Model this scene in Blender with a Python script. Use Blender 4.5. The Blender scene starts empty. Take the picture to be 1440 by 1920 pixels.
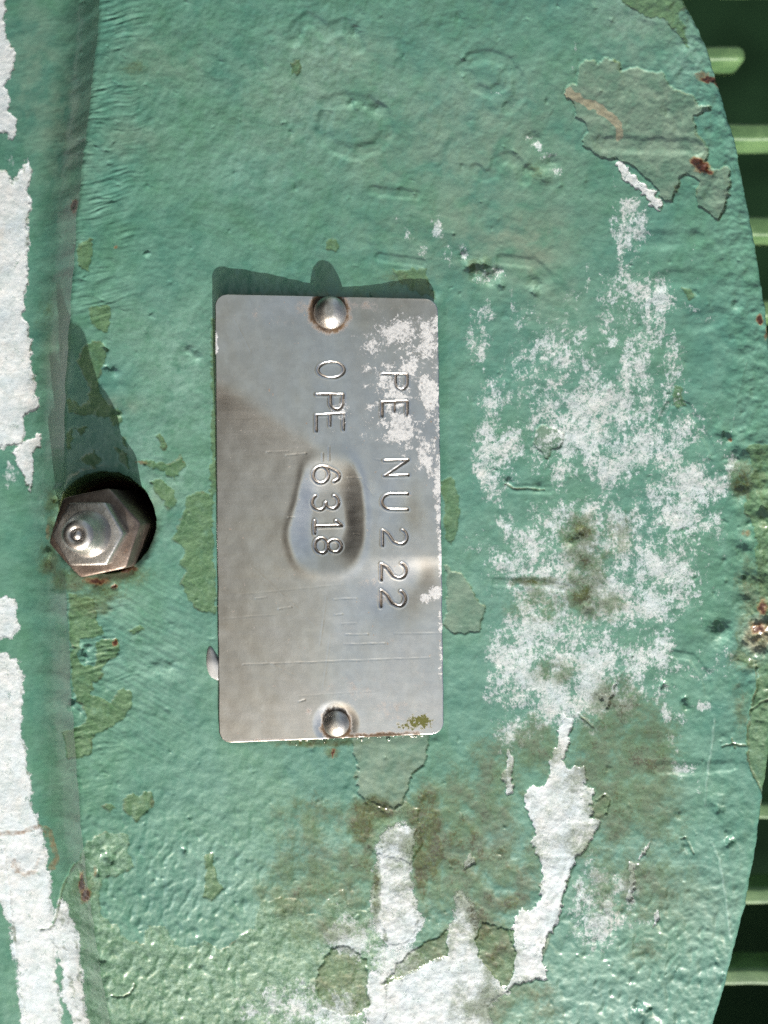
import bpy, math
import numpy as np
from mathutils import Matrix, Vector

# ------------------------------------------------------------------ units
# One working unit ("u") is 0.1 mm.  x runs to the picture's right, y runs
# DOWN the face as in the picture, z stands out of the painted face.
S = 1e-4
D = 1800.0                  # camera stands 18 cm off the face
CX, CY = 720.0, 960.0
scene = bpy.context.scene

# The face of the machine leans back a little from the vertical and "up" in the
# real place is the picture's right-hand side (so the stamped lines read level).
LEAN = math.radians(8)
# local axes of the face in the world: local X -> mostly up, local Z -> out of face
up_l = Vector((math.cos(LEAN), 0, math.sin(LEAN)))      # world up seen in face space
e1 = Vector((0, 1, 0))
e2 = up_l.cross(e1)
R = Matrix((e2.normalized(), e1, up_l)).to_4x4()          # face space -> world


def loc(x, y, z=0.0):
    return Vector(((x - CX) * S, (CY - y) * S, z * S))


def true_xy(px, py, z):
    k = 1 - z / D
    return CX + (px - CX) * k, CY + (py - CY) * k


# ------------------------------------------------------------------ camera
cam = bpy.data.cameras.new('camera')
cam.sensor_fit = 'VERTICAL'
cam.sensor_height = 36.0
cam.sensor_width = 27.0
cam.lens = 36.0 * D / 1920.0
cam.clip_start = 0.005
cam.clip_end = 50.0
cam.dof.use_dof = True
cam.dof.focus_distance = 0.179
cam.dof.aperture_fstop = 6.3
cam_ob = bpy.data.objects.new('camera', cam)
scene.collection.objects.link(cam_ob)
cam_ob.matrix_world = R @ Matrix.Translation((0, 0, D * S))
scene.camera = cam_ob

# ------------------------------------------------------------------ sun and sky
SUN_L = 2.30                                     # shadow length per unit of height
sun_l = Vector((0.17, -1.0, math.sqrt(1 + 0.17 ** 2) / SUN_L)).normalized()
sun_w = (R.to_3x3() @ sun_l).normalized()
elev = math.asin(sun_w.z)
azim = math.atan2(sun_w.x, sun_w.y)
sun = bpy.data.lights.new('sun', 'SUN')
sun.energy = 4.6
sun.angle = math.radians(0.55)
sun.color = (1.0, 0.975, 0.935)
sun_ob = bpy.data.objects.new('sun', sun)
scene.collection.objects.link(sun_ob)
sun_ob.rotation_euler = sun_w.to_track_quat('Z', 'Y').to_euler()
world = bpy.data.worlds.new('World')
scene.world = world
world.use_nodes = True
wn = world.node_tree
sky = wn.nodes.new('ShaderNodeTexSky')
sky.sky_type = 'NISHITA'
sky.sun_disc = False
sky.sun_elevation = elev
sky.sun_rotation = azim
sky.air_density = 1.0
sky.dust_density = 1.4
bgn = wn.nodes['Background']
bgn.inputs[1].default_value = 0.13
hz = wn.nodes.new('ShaderNodeHueSaturation')       # light summer haze: a paler sky
hz.inputs['Saturation'].default_value = 0.6
wn.links.new(sky.outputs[0], hz.inputs['Color'])
wn.links.new(hz.outputs[0], bgn.inputs[0])

vs = scene.view_settings
scene.display_settings.display_device = 'sRGB'
vs.view_transform = 'Standard'
vs.look = 'None'
vs.exposure = 0.58
vs.gamma = 1.0
vs.use_curve_mapping = False
scene.cycles.use_denoising = False
scene.cycles.max_bounces = 6

# ------------------------------------------------------------------ numeric helpers
F = np.float32


def _perm(seed):
    r = np.random.RandomState(seed)
    p = r.permutation(256).astype(np.int32)
    ang = r.rand(256) * 2 * np.pi
    return np.concatenate([p, p]), np.cos(ang).astype(F), np.sin(ang).astype(F)


def perlin(x, y, seed):
    p, gx, gy = _perm(seed)
    xf = np.floor(x); yf = np.floor(y)
    xi = xf.astype(np.int32) & 255; yi = yf.astype(np.int32) & 255
    fx = (x - xf).astype(F); fy = (y - yf).astype(F)
    xi1 = (xi + 1) & 255; yi1 = (yi + 1) & 255
    u = fx * fx * fx * (fx * (fx * 6 - 15) + 10)
    v = fy * fy * fy * (fy * (fy * 6 - 15) + 10)
    a = p[p[xi] + yi]; b = p[p[xi1] + yi]; c = p[p[xi] + yi1]; d = p[p[xi1] + yi1]
    n00 = gx[a] * fx + gy[a] * fy
    n10 = gx[b] * (fx - 1) + gy[b] * fy
    n01 = gx[c] * fx + gy[c] * (fy - 1)
    n11 = gx[d] * (fx - 1) + gy[d] * (fy - 1)
    n0 = n00 + u * (n10 - n00)
    n1 = n01 + u * (n11 - n01)
    return (n0 + v * (n1 - n0)) * F(1.5)


def fbm(x, y, scale, octv, seed, gain=0.5):
    out = np.zeros_like(x, dtype=F); a = 1.0; s = scale; t = 0.0
    for i in range(octv):
        out += F(a) * perlin(x / F(s) + F(17.3 * i), y / F(s) + F(9.1 * i), seed + i)
        t += a; a *= gain; s *= 0.5
    return out / F(t)


def smooth(a, b, x):
    t = np.clip((x - a) / (b - a), 0, 1)
    return t * t * (3 - 2 * t)


def seg_dist(x, y, pts, closed=False):
    """distance to a polyline"""
    best = np.full(x.shape, 1e9, F)
    n = len(pts)
    for i in range(n if closed else n - 1):
        x0, y0 = pts[i]; x1, y1 = pts[(i + 1) % n]
        dx, dy = x1 - x0, y1 - y0
        L = dx * dx + dy * dy + 1e-6
        t = np.clip(((x - x0) * dx + (y - y0) * dy) / L, 0, 1)
        d = (x - x0 - t * dx) ** 2 + (y - y0 - t * dy) ** 2
        np.minimum(best, d.astype(F), out=best)
    return np.sqrt(best)


def inside(x, y, pts):
    r = np.zeros(x.shape, bool)
    n = len(pts)
    for i in range(n):
        x0, y0 = pts[i]; x1, y1 = pts[(i + 1) % n]
        if y0 == y1:
            continue
        c = ((y0 > y) != (y1 > y)) & (x < (x1 - x0) * (y - y0) / (y1 - y0) + x0)
        r ^= c
    return r


def grid_mesh(name, X, Y, Z, flip=False):
    """regular sheet of vertices (rows, cols) -> mesh, fast"""
    nr, nc = X.shape
    co = np.empty((nr * nc, 3), F)
    co[:, 0] = ((X - CX) * S).ravel(); co[:, 1] = ((CY - Y) * S).ravel(); co[:, 2] = (Z * S).ravel()
    idx = np.arange(nr * nc, dtype=np.int32).reshape(nr, nc)
    a, b, c, d = idx[:-1, :-1], idx[1:, :-1], idx[1:, 1:], idx[:-1, 1:]
    q = np.stack([a, b, c, d], -1).reshape(-1, 4)
    if flip:
        q = q[:, ::-1]
    return raw_mesh(name, co, q)


def raw_mesh(name, co, q):
    me = bpy.data.meshes.new(name)
    me.vertices.add(len(co)); me.vertices.foreach_set('co', np.ascontiguousarray(co, F).ravel())
    k = q.shape[1]
    me.loops.add(q.size); me.loops.foreach_set('vertex_index', np.ascontiguousarray(q, np.int32).ravel())
    me.polygons.add(len(q))
    me.polygons.foreach_set('loop_start', np.arange(0, q.size, k, dtype=np.int32))
    me.polygons.foreach_set('loop_total', np.full(len(q), k, np.int32))
    me.update(calc_edges=True)
    me.shade_smooth()
    return me


def attr(me, name, chans):
    a = me.attributes.new(name, 'FLOAT_COLOR', 'POINT')
    n = chans[0].size
    buf = np.ones((n, 4), F)
    for i, c in enumerate(chans):
        buf[:, i] = np.clip(c, 0, 1).ravel()
    a.data.foreach_set('color', buf.ravel())


# ------------------------------------------------------------------ material helpers
class NT:
    def __init__(self, name):
        self.m = bpy.data.materials.new(name)
        self.m.use_nodes = True
        self.t = self.m.node_tree
        self.b = self.t.nodes['Principled BSDF']
        tc = self.t.nodes.new('ShaderNodeTexCoord')
        mp = self.t.nodes.new('ShaderNodeMapping')
        mp.inputs['Scale'].default_value = (1e4, 1e4, 1e4)
        self.t.links.new(tc.outputs['Object'], mp.inputs[0])
        self.co = mp.outputs[0]

    def link(self, a, b):
        self.t.links.new(a, b)

    def set(self, sock, v):
        if hasattr(v, 'is_output') or isinstance(v, bpy.types.NodeSocket):
            self.t.links.new(v, sock)
        else:
            if isinstance(v, tuple) and len(v) == 3 and sock.type == 'RGBA':
                v = (*v, 1)
            sock.default_value = v

    def scaled(self, sx, sy, sz, rot=0.0):
        mp = self.t.nodes.new('ShaderNodeMapping')
        mp.inputs['Scale'].default_value = (sx, sy, sz)
        mp.inputs['Rotation'].default_value = (0, 0, rot)
        self.link(self.co, mp.inputs[0])
        return mp.outputs[0]

    def noise(self, size, detail=4, rough=0.55, dist=0.0, co=None, w=None):
        n = self.t.nodes.new('ShaderNodeTexNoise')
        n.inputs['Scale'].default_value = 1.0 / size
        n.inputs['Detail'].default_value = detail
        n.inputs['Roughness'].default_value = rough
        n.inputs['Distortion'].default_value = dist
        if w is not None:
            n.noise_dimensions = '4D'; n.inputs['W'].default_value = w
        self.link(co or self.co, n.inputs['Vector'])
        return n.outputs[0]

    def math(self, op, a, b=0.0, c=None, clamp=False):
        n = self.t.nodes.new('ShaderNodeMath'); n.operation = op; n.use_clamp = clamp
        self.set(n.inputs[0], a); self.set(n.inputs[1], b)
        if c is not None:
            self.set(n.inputs[2], c)
        return n.outputs[0]

    def ramp(self, v, a, b, lo=0.0, hi=1.0):
        n = self.t.nodes.new('ShaderNodeMapRange'); n.interpolation_type = 'SMOOTHSTEP'
        self.set(n.inputs['Value'], v)
        self.set(n.inputs['From Min'], a); self.set(n.inputs['From Max'], b)
        n.inputs['To Min'].default_value = lo; n.inputs['To Max'].default_value = hi
        return n.outputs[0]

    def mix(self, f, a, b):
        n = self.t.nodes.new('ShaderNodeMix'); n.data_type = 'RGBA'
        self.set(n.inputs[0], f); self.set(n.inputs[6], a); self.set(n.inputs[7], b)
        return n.outputs[2]

    def fmix(self, f, a, b):
        n = self.t.nodes.new('ShaderNodeMix'); n.data_type = 'FLOAT'
        self.set(n.inputs[0], f); self.set(n.inputs[2], a); self.set(n.inputs[3], b)
        return n.outputs[0]

    def attr(self, name):
        n = self.t.nodes.new('ShaderNodeAttribute'); n.attribute_name = name
        s = self.t.nodes.new('ShaderNodeSeparateColor')
        self.link(n.outputs['Color'], s.inputs[0])
        return s.outputs[0], s.outputs[1], s.outputs[2], n.outputs['Alpha']

    def bump(self, h, dist_u, strength=1.0):
        n = self.t.nodes.new('ShaderNodeBump')
        n.inputs['Strength'].default_value = strength
        n.inputs['Distance'].default_value = dist_u * S
        self.set(n.inputs['Height'], h)
        self.link(n.outputs[0], self.b.inputs['Normal'])

    def out(self, **kw):
        for k, v in kw.items():
            self.set(self.b.inputs[k.replace('_', ' ')], v)
        return self.m


# ------------------------------------------------------------------ paint material
def paint_material():
    n = NT('weathered_green_paint')
    white, chalk, old, grey = n.attr('wear')
    dirt, rust, warm, pale = n.attr('stain')
    big = n.noise(210, 4, 0.6, 0.4)
    mid = n.noise(46, 5, 0.6, 0.5, w=2.0)
    fine = n.noise(9, 5, 0.65, 0.2, w=5.0)
    teal = n.mix(n.ramp(big, .35, .65), (.063, .186, .146), (.074, .196, .129))
    teal = n.mix(n.ramp(mid, .35, .70, 0, .75), teal, (.112, .254, .196))
    teal = n.mix(n.ramp(fine, .52, .8, 0, .35), teal, (.145, .285, .225))
    teal = n.mix(n.math('MULTIPLY', warm, n.ramp(mid, .25, .7)), teal, (.20, .235, .17))
    teal = n.mix(n.math('MULTIPLY', pale, n.ramp(n.noise(18, 8, .75, .3, w=55.), .3, .62)), teal, (.215, .36, .305))
    col = teal
    # older grass-green coat
    og = n.mix(n.ramp(mid, .3, .7), (.048, .112, .036), (.090, .165, .066))
    og = n.mix(n.ramp(fine, .5, .75, 0, .5), og, (.14, .235, .11))
    og2 = n.mix(n.ramp(fine, .38, .66), (.082, .185, .112), (.185, .315, .235))
    og = n.mix(pale, og, og2)
    col = n.mix(n.math('MULTIPLY', old, n.ramp(n.noise(30, 8, .75, .4, w=61.), .28, .5, .55, 1.0)), col, og)
    # grey-green ground coat
    gg = n.mix(n.ramp(mid, .3, .7), (.085, .175, .125), (.165, .245, .185))
    gg = n.mix(n.ramp(warm, .45, .95, 0, .48), gg, n.mix(n.ramp(fine, .4, .7), (.36, .25, .16), (.44, .36, .26)))
    col = n.mix(grey, col, gg)
    # chalk bloom: flecked white where the coat has weathered through
    cl = n.noise(44, 10, 0.80, 0.25, co=n.scaled(1, .68, 1, .12), w=9.0)
    cf = n.noise(8, 6, 0.8, 0.0, w=13.0)
    pep = n.noise(3.2, 3, .7, w=17.0)
    cn = n.math('ADD', n.math('MULTIPLY', cl, .70), n.math('MULTIPLY', cf, .42))
    thr = n.math('SUBTRACT', 0.745, n.math('MULTIPLY', chalk, .30))
    cm = n.ramp(n.math('SUBTRACT', cn, thr), -.018, .058)
    cm = n.math('MULTIPLY', cm, n.ramp(chalk, .02, .10))
    cm = n.math('MULTIPLY', cm, n.ramp(pep, .38, .50, .45, 1.0))
    wc = n.mix(n.ramp(mid, .3, .7), (.50, .575, .62), (.64, .66, .665))
    wc = n.mix(n.ramp(fine, .5, .8, 0, .6), wc, (.37, .445, .435))
    wc = n.mix(n.ramp(n.noise(26, 9, .8, .3, w=53.), .46, .60, 0, .62), wc, (.39, .46, .465))
    wc = n.mix(n.ramp(n.noise(70, 6, .65, .6, w=51.), .52, .72, 0, .28), wc, (.53, .465, .39))
    col = n.mix(n.math('MULTIPLY', cm, .9), col, wc)
    wedge = n.math('ADD', white, n.math('MULTIPLY', n.math('SUBTRACT', cn, .56), 2.6))
    wm = n.math('MULTIPLY', n.ramp(wedge, .40, .55), n.ramp(white, .02, .15))
    wpit = n.ramp(n.noise(15, 8, .78, w=21.), .33, .43, .35, 1.0)
    wm = n.math('MULTIPLY', wm, wpit)
    col = n.mix(wm, col, wc)
    # grime and moss
    dn = n.noise(60, 8, 0.7, 0.6, w=3.0)
    df = n.noise(6, 5, 0.8, 0.0, w=6.0)
    dm = n.math('ADD', n.math('MULTIPLY', dn, .62), n.math('MULTIPLY', df, .50))
    dm = n.ramp(n.math('ADD', dm, n.math('MULTIPLY', dirt, .50)), .60, .86)
    dm = n.math('MULTIPLY', dm, n.ramp(dirt, .03, .25))
    dcol = n.mix(n.ramp(mid, .35, .65), (.088, .112, .062), (.070, .128, .052))
    col = n.mix(n.math('MULTIPLY', dm, .74), col, dcol)
    col = n.mix(n.math('MULTIPLY', n.ramp(dirt, .72, .98), n.ramp(df, .42, .58, 0, .85)), col, (.070, .098, .014))
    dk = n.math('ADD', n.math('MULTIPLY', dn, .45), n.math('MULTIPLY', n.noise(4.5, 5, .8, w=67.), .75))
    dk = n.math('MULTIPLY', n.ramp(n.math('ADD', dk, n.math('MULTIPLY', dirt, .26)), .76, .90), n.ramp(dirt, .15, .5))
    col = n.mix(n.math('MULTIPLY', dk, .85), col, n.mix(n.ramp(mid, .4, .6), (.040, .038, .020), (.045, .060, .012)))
    # fine dark specks
    sp = n.ramp(n.noise(6, 2, .5, w=31.), .775, .81, 0, .8)
    col = n.mix(sp, col, (.05, .055, .035))
    # rust
    rn = n.math('ADD', rust, n.math('MULTIPLY', n.math('SUBTRACT', fine, .5), .7))
    rm = n.math('MULTIPLY', n.ramp(rn, .28, .7), n.ramp(rust, .03, .2))
    rc = n.mix(n.ramp(rn, .42, .75), (.24, .13, .05), (.06, .020, .010))
    col = n.mix(rm, col, rc)
    # gloss
    ro = n.ramp(mid, .3, .7, .48, .62)
    ro = n.fmix(cm, ro, .85); ro = n.fmix(wm, ro, .85); ro = n.fmix(rm, ro, .9)
    ro = n.fmix(grey, ro, .58); ro = n.fmix(n.math('MULTIPLY', dm, .7), ro, .75)
    grain = n.noise(4.5, 3, .6, w=41.)
    orange = n.noise(13, 3, .5, w=43.)
    h = n.math('ADD', n.math('MULTIPLY', orange, .7), n.math('MULTIPLY', grain, n.fmix(n.math('ADD', old, wm, clamp=True), .10, .42)))
    h = n.math('ADD', h, n.math('MULTIPLY', wm, .25))
    n.bump(h, 1.7, .85)
    m = n.out(Base_Color=col, Roughness=ro)
    n.set(n.b.inputs['Coat Weight'], n.math('MULTIPLY', n.math('SUBTRACT', 1.0, n.math('MAXIMUM', cm, wm)), .68))
    n.b.inputs['Coat Roughness'].default_value = .17
    n.b.inputs['Specular IOR Level'].default_value = 0.35
    return m


PAINT = paint_material()

# ------------------------------------------------------------------ the painted face as relief
EDGE = [(-1000, 640), (-700, 880), (-420, 1070), (-220, 1200), (-120, 1255), (0, 1312), (60, 1338), (130, 1358), (260, 1393), (380, 1412), (470, 1427),
        (540, 1437), (620, 1447), (800, 1462), (1000, 1468), (1200, 1465), (1400, 1450), (1490, 1438),
        (1530, 1433), (1600, 1425), (1700, 1408), (1770, 1392), (1850, 1375), (1920, 1357), (2040, 1318), (2140, 1280), (2400, 1160), (2700, 970), (3000, 720)]
BASE = [(-1000, 300), (-220, 190), (0, 172), (150, 162), (300, 147), (400, 138), (560, 130), (700, 121), (900, 117), (1100, 124),
        (1300, 132), (1400, 138), (1500, 144), (1600, 152), (1700, 163), (1800, 176), (1920, 194), (2140, 228), (3000, 400)]
ye, xe = np.array(EDGE, float).T
yb, xb_ = np.array(BASE, float).T


def smooth_curve(y, ky, kx):
    v = np.interp(y, ky, kx)
    k = np.hanning(41); k /= k.sum()
    vp = np.concatenate([np.full(20, v[0]) + (np.arange(-20, 0)) * (v[1] - v[0]), v,
                         np.full(20, v[-1]) + np.arange(1, 21) * (v[-1] - v[-2])])
    return np.convolve(vp, k, 'valid')


STEP = 1.75
rows = np.concatenate([np.arange(-900, -110, 14.0), np.arange(-110, 2031, STEP), np.arange(2031, 2860, 14.0)])      # dense only where the photograph looks
XE = smooth_curve(rows, ye, xe)
XE = XE + 1.2 * perlin(rows / 22.0, rows * 0 + 3.3, 5) + .7 * perlin(rows / 7.0, rows * 0 + 1.3, 6)
XB = smooth_curve(rows, yb, xb_) + 2.0 * perlin(rows / 30.0, rows * 0 + .5, 7)
X0 = -130.0
ncol = 900
u = np.linspace(0, 1, ncol)
# columns: left of the rib foot, right of it
n_left = 150
ul = np.linspace(0, 1, n_left); ur = np.linspace(0, 1, ncol - n_left)
XL = X0 + (XB[:, None] - X0) * ul[None, :]
Xfar = np.repeat(np.linspace(-800, X0, 40, endpoint=False)[None, :], len(rows), 0)
XL = np.concatenate([Xfar, XL], 1)
n_left += 40
XR = XB[:, None] + (XE[:, None] - XB[:, None]) * ur[None, :]
X = np.concatenate([XL, XR[:, 1:]], 1).astype(F)
Y = np.repeat(rows[:, None], X.shape[1], 1).astype(F)
NLEFT = n_left

# rib profile -----------------------------------------------------
Hrib = (126 + 26 * np.clip((420 - rows) / 420, 0, 1.2))[:, None]
t = np.clip((XB[:, None] - X) / 118.0, 0, 1)
CURVE = 3.8e-5                      # the face is very slightly domed
Zm = (-Hrib * (t - t ** 2.35 / 2.35) - CURVE * (Y - 1050) ** 2).astype(F)
# picture-plane position of every vertex: features were measured there
k = 1 / (1 - Zm / F(D))
FX = (CX + (X - CX) * k).astype(F)
FY = (CY + (Y - CY) * k).astype(F)
onrib = t > 0

wx = 7.0 * fbm(FX, FY, 34, 3, 100, .6) + 4.0 * fbm(FX, FY, 11, 3, 110, .6); wy = 7.0 * fbm(FX, FY, 34, 3, 140, .6) + 4.0 * fbm(FX, FY, 11, 3, 150, .6)
WX = FX + wx; WY = FY + wy
H = np.zeros_like(FX)
white = np.zeros_like(FX); chalk = np.zeros_like(FX); old = np.zeros_like(FX); grey = np.zeros_like(FX)
dirt = np.zeros_like(FX); rust = np.zeros_like(FX); warm = np.zeros_like(FX); pale = np.zeros_like(FX)


def window(x0, x1, y0, y1):
    r0, r1 = np.searchsorted(rows, [y0 - 70, y1 + 70])
    r0 = max(r0, 0); r1 = min(max(r1, r0 + 1), len(rows))
    cs = np.where((FX[r0:r1].min(0) < x1) & (FX[r0:r1].max(0) > x0))[0]
    if len(cs) == 0:
        return slice(r0, r0), slice(0, 0)
    return slice(r0, r1), slice(cs[0], cs[-1] + 1)


def poly_sd(pts, pad=14, warp=1.0):
    xs = [p[0] for p in pts]; ysq = [p[1] for p in pts]
    w = window(min(xs) - pad, max(xs) + pad, min(ysq) - pad, max(ysq) + pad)
    x = FX[w] + wx[w] * F(warp); y = FY[w] + wy[w] * F(warp)
    d = seg_dist(x, y, pts, True)
    return w, np.where(inside(x, y, pts), d, -d)


def chip(pts, depth, chan=None, lip=.55, edge=2.2, warp=1.0, amount=1.0, extra=None, feather=0, rag=5.5):
    w, sd = poly_sd(pts, 14, warp)
    sd = sd + F(rag) * fbm(FX[w], FY[w], 15, 4, 69, .62)
    m = smooth(-edge * .5, edge * .5, sd)
    H[w] -= F(depth) * m
    if feather:
        m = smooth(-feather, feather * .6, sd)
    if lip:
        H[w] += F(lip) * np.exp(-((sd + 2.6) / 2.6) ** 2) * (0.5 + fbm(FX[w], FY[w], 18, 2, 61))
    g_ = .42 * np.exp(-(sd / 3.2) ** 2) * np.clip(.5 + 1.6 * fbm(FX[w], FY[w], 30, 3, 66), 0, 1)
    np.maximum(dirt[w], g_, out=dirt[w])
    if chan is not None:
        np.maximum(chan[w], m * amount, out=chan[w])
        # a fresh chip replaces what older coats showed there
        for c in (old, grey, white, pale):
            if c is not chan:
                c[w] *= (1 - m)
    if extra:
        for c, a in extra:
            c[w] = c[w] * (1 - m) + m * a


def blob(chan, x, y, rx, ry, a, rot=0.0, power=1.0):
    w = window(x - 2.2 * max(rx, ry), x + 2.2 * max(rx, ry), y - 2.2 * max(rx, ry), y + 2.2 * max(rx, ry))
    dx = WX[w] - x; dy = WY[w] - y
    c, s = math.cos(rot), math.sin(rot)
    d = ((dx * c + dy * s) / rx) ** 2 + ((-dx * s + dy * c) / ry) ** 2
    g = np.exp(-d ** power)
    chan[w] = np.maximum(chan[w], a * g)


def stroke(pts, width, h, warp=.3, soft=.5):
    xs = [p[0] for p in pts]; ysq = [p[1] for p in pts]
    w = window(min(xs) - 40, max(xs) + 40, min(ysq) - 40, max(ysq) + 40)
    d = seg_dist(FX[w] + wx[w] * F(warp), FY[w] + wy[w] * F(warp), pts)
    H[w] += F(h) * (1 - smooth(width * .5 * (1 - soft), width * .5 * (1 + soft), d))


def bump(x, y, r, h, ry=None, rot=0.0):
    ry = ry or r
    w = window(x - 3 * r, x + 3 * r, y - 3 * ry, y + 3 * ry)
    dx = FX[w] + 1.1 * wx[w] - x; dy = FY[w] + 1.1 * wy[w] - y
    c, s = math.cos(rot), math.sin(rot)
    H[w] += F(h) * np.exp(-((dx * c + dy * s) / r) ** 2 - ((-dx * s + dy * c) / ry) ** 2)


def line(pts, width, depth, chan=None, a=1.0, warp=.4):
    xs = [p[0] for p in pts]; ysq = [p[1] for p in pts]
    w = window(min(xs) - 10, max(xs) + 10, min(ysq) - 10, max(ysq) + 10)
    d = seg_dist(FX[w] + wx[w] * F(warp), FY[w] + wy[w] * F(warp), pts)
    m = 1 - smooth(width * .35, width * .75, d)
    H[w] -= F(depth) * m
    if chan is not None:
        np.maximum(chan[w], m * a, out=chan[w])


# --- casting skin and brush marks under and in the paint
H += 2.2 * fbm(FX, FY, 120, 2, 11)
peel = 1.25 * fbm(FX, FY, 30, 3, 21, .55)
low = smooth(1350, 1750, FY) * smooth(1050, 820, np.abs(FX - 500) + 0 * FY)
H += peel * (1.0 + .7 * smooth(1300, 1700, FY)) * np.where(onrib, .5, 1.0)
q = FY + F(.20) * FX + 9 * fbm(FX, FY, 70, 2, 28)
brush = perlin(FX / 60, q / 7.5, 31) + .6 * perlin(FX / 34, q / 4.2, 32)
bm = smooth(330, 180, FX) * (FX > 0) * (1.0 * smooth(760, 420, FY) + .75 * smooth(1020, 1120, FY) * smooth(1620, 1480, FY))
bm = np.where(onrib, .12, bm)
H += 1.35 * brush * bm * np.clip(.45 + 1.7 * fbm(FX, FY, 75, 3, 29), .05, 1.5)
brush2 = perlin((FX + .55 * FY) / 40, (FY - .55 * FX) / 9, 35)
H += .65 * brush2 * smooth(420, 300, FX) * smooth(1040, 1120, FY) * smooth(1480, 1380, FY) * (~onrib)
dimp = perlin(FX / 15, (FY + .3 * FX) / 19, 37)
H += 2.9 * np.clip(dimp, 0, 1) ** 1.5 * (smooth(1430, 1620, FY) * smooth(560, 420, FX) + smooth(1560, 1720, FY) * smooth(960, 1120, FX)) * (~onrib)
top_rough = fbm(FX, q, 17, 3, 39)
H += .75 * top_rough * smooth(700, 150, FY) * np.where(onrib, .5, 1.0)
edge_lump = fbm(FX, FY, 26, 3, 47)
H += 2.1 * edge_lump * smooth(130, 20, XE[:, None] - X) * smooth(1450, 1300, FY) + 1.3 * edge_lump * smooth(300, 60, XE[:, None] - X)

# --- letters cast into the housing, drowned under paint
for pts, wd, hh in [
    ([(552, 74), (560, 47), (578, 37), (598, 48), (612, 64), (626, 53), (645, 48), (664, 64), (672, 88)], 24, 2.0),
    ([(612, 196), (650, 186), (690, 192), (722, 216), (728, 248), (706, 276), (664, 288), (624, 276), (604, 246), (612, 216)], 24, 1.9),
    ([(866, 128), (884, 110), (914, 104), (950, 116), (972, 146), (974, 182), (954, 202)], 22, 2.0),
    ([(880, 140), (892, 164), (920, 176), (944, 160), (946, 140)], 18, 1.7),
    ([(892, 318), (908, 332), (926, 326), (932, 304), (952, 296), (972, 308), (984, 336)], 20, 1.8),
    ([(1130, 268), (1200, 272), (1306, 276)], 26, 2.6),
    ([(700, 358), (780, 366)], 17, 1.6), ([(712, 482), (790, 494)], 15, 1.5),
    ([(1205, 452), (1300, 448)], 30, 2.0), ([(1240, 528), (1262, 520), (1310, 524)], 30, 2.0),
    ([(1300, 604), (1342, 596)], 34, 2.0),
    ([(1240, 790), (1252, 762), (1268, 752), (1290, 762), (1312, 800), (1338, 850)], 12, 1.5),
    ([(955, 915), (1030, 918)], 15, 1.0), ([(930, 1092), (1000, 1092), (1064, 1104)], 14, 1.0),
    ([(1262, 1226), (1296, 1232), (1320, 1262), (1330, 1300)], 14, 1.6),
    ([(1240, 1440), (1310, 1442), (1372, 1436)], 20, 1.8),
    ([(940, 487), (1000, 494), (1028, 520)], 18, 1.8)]:
    stroke(pts, wd, hh)

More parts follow.
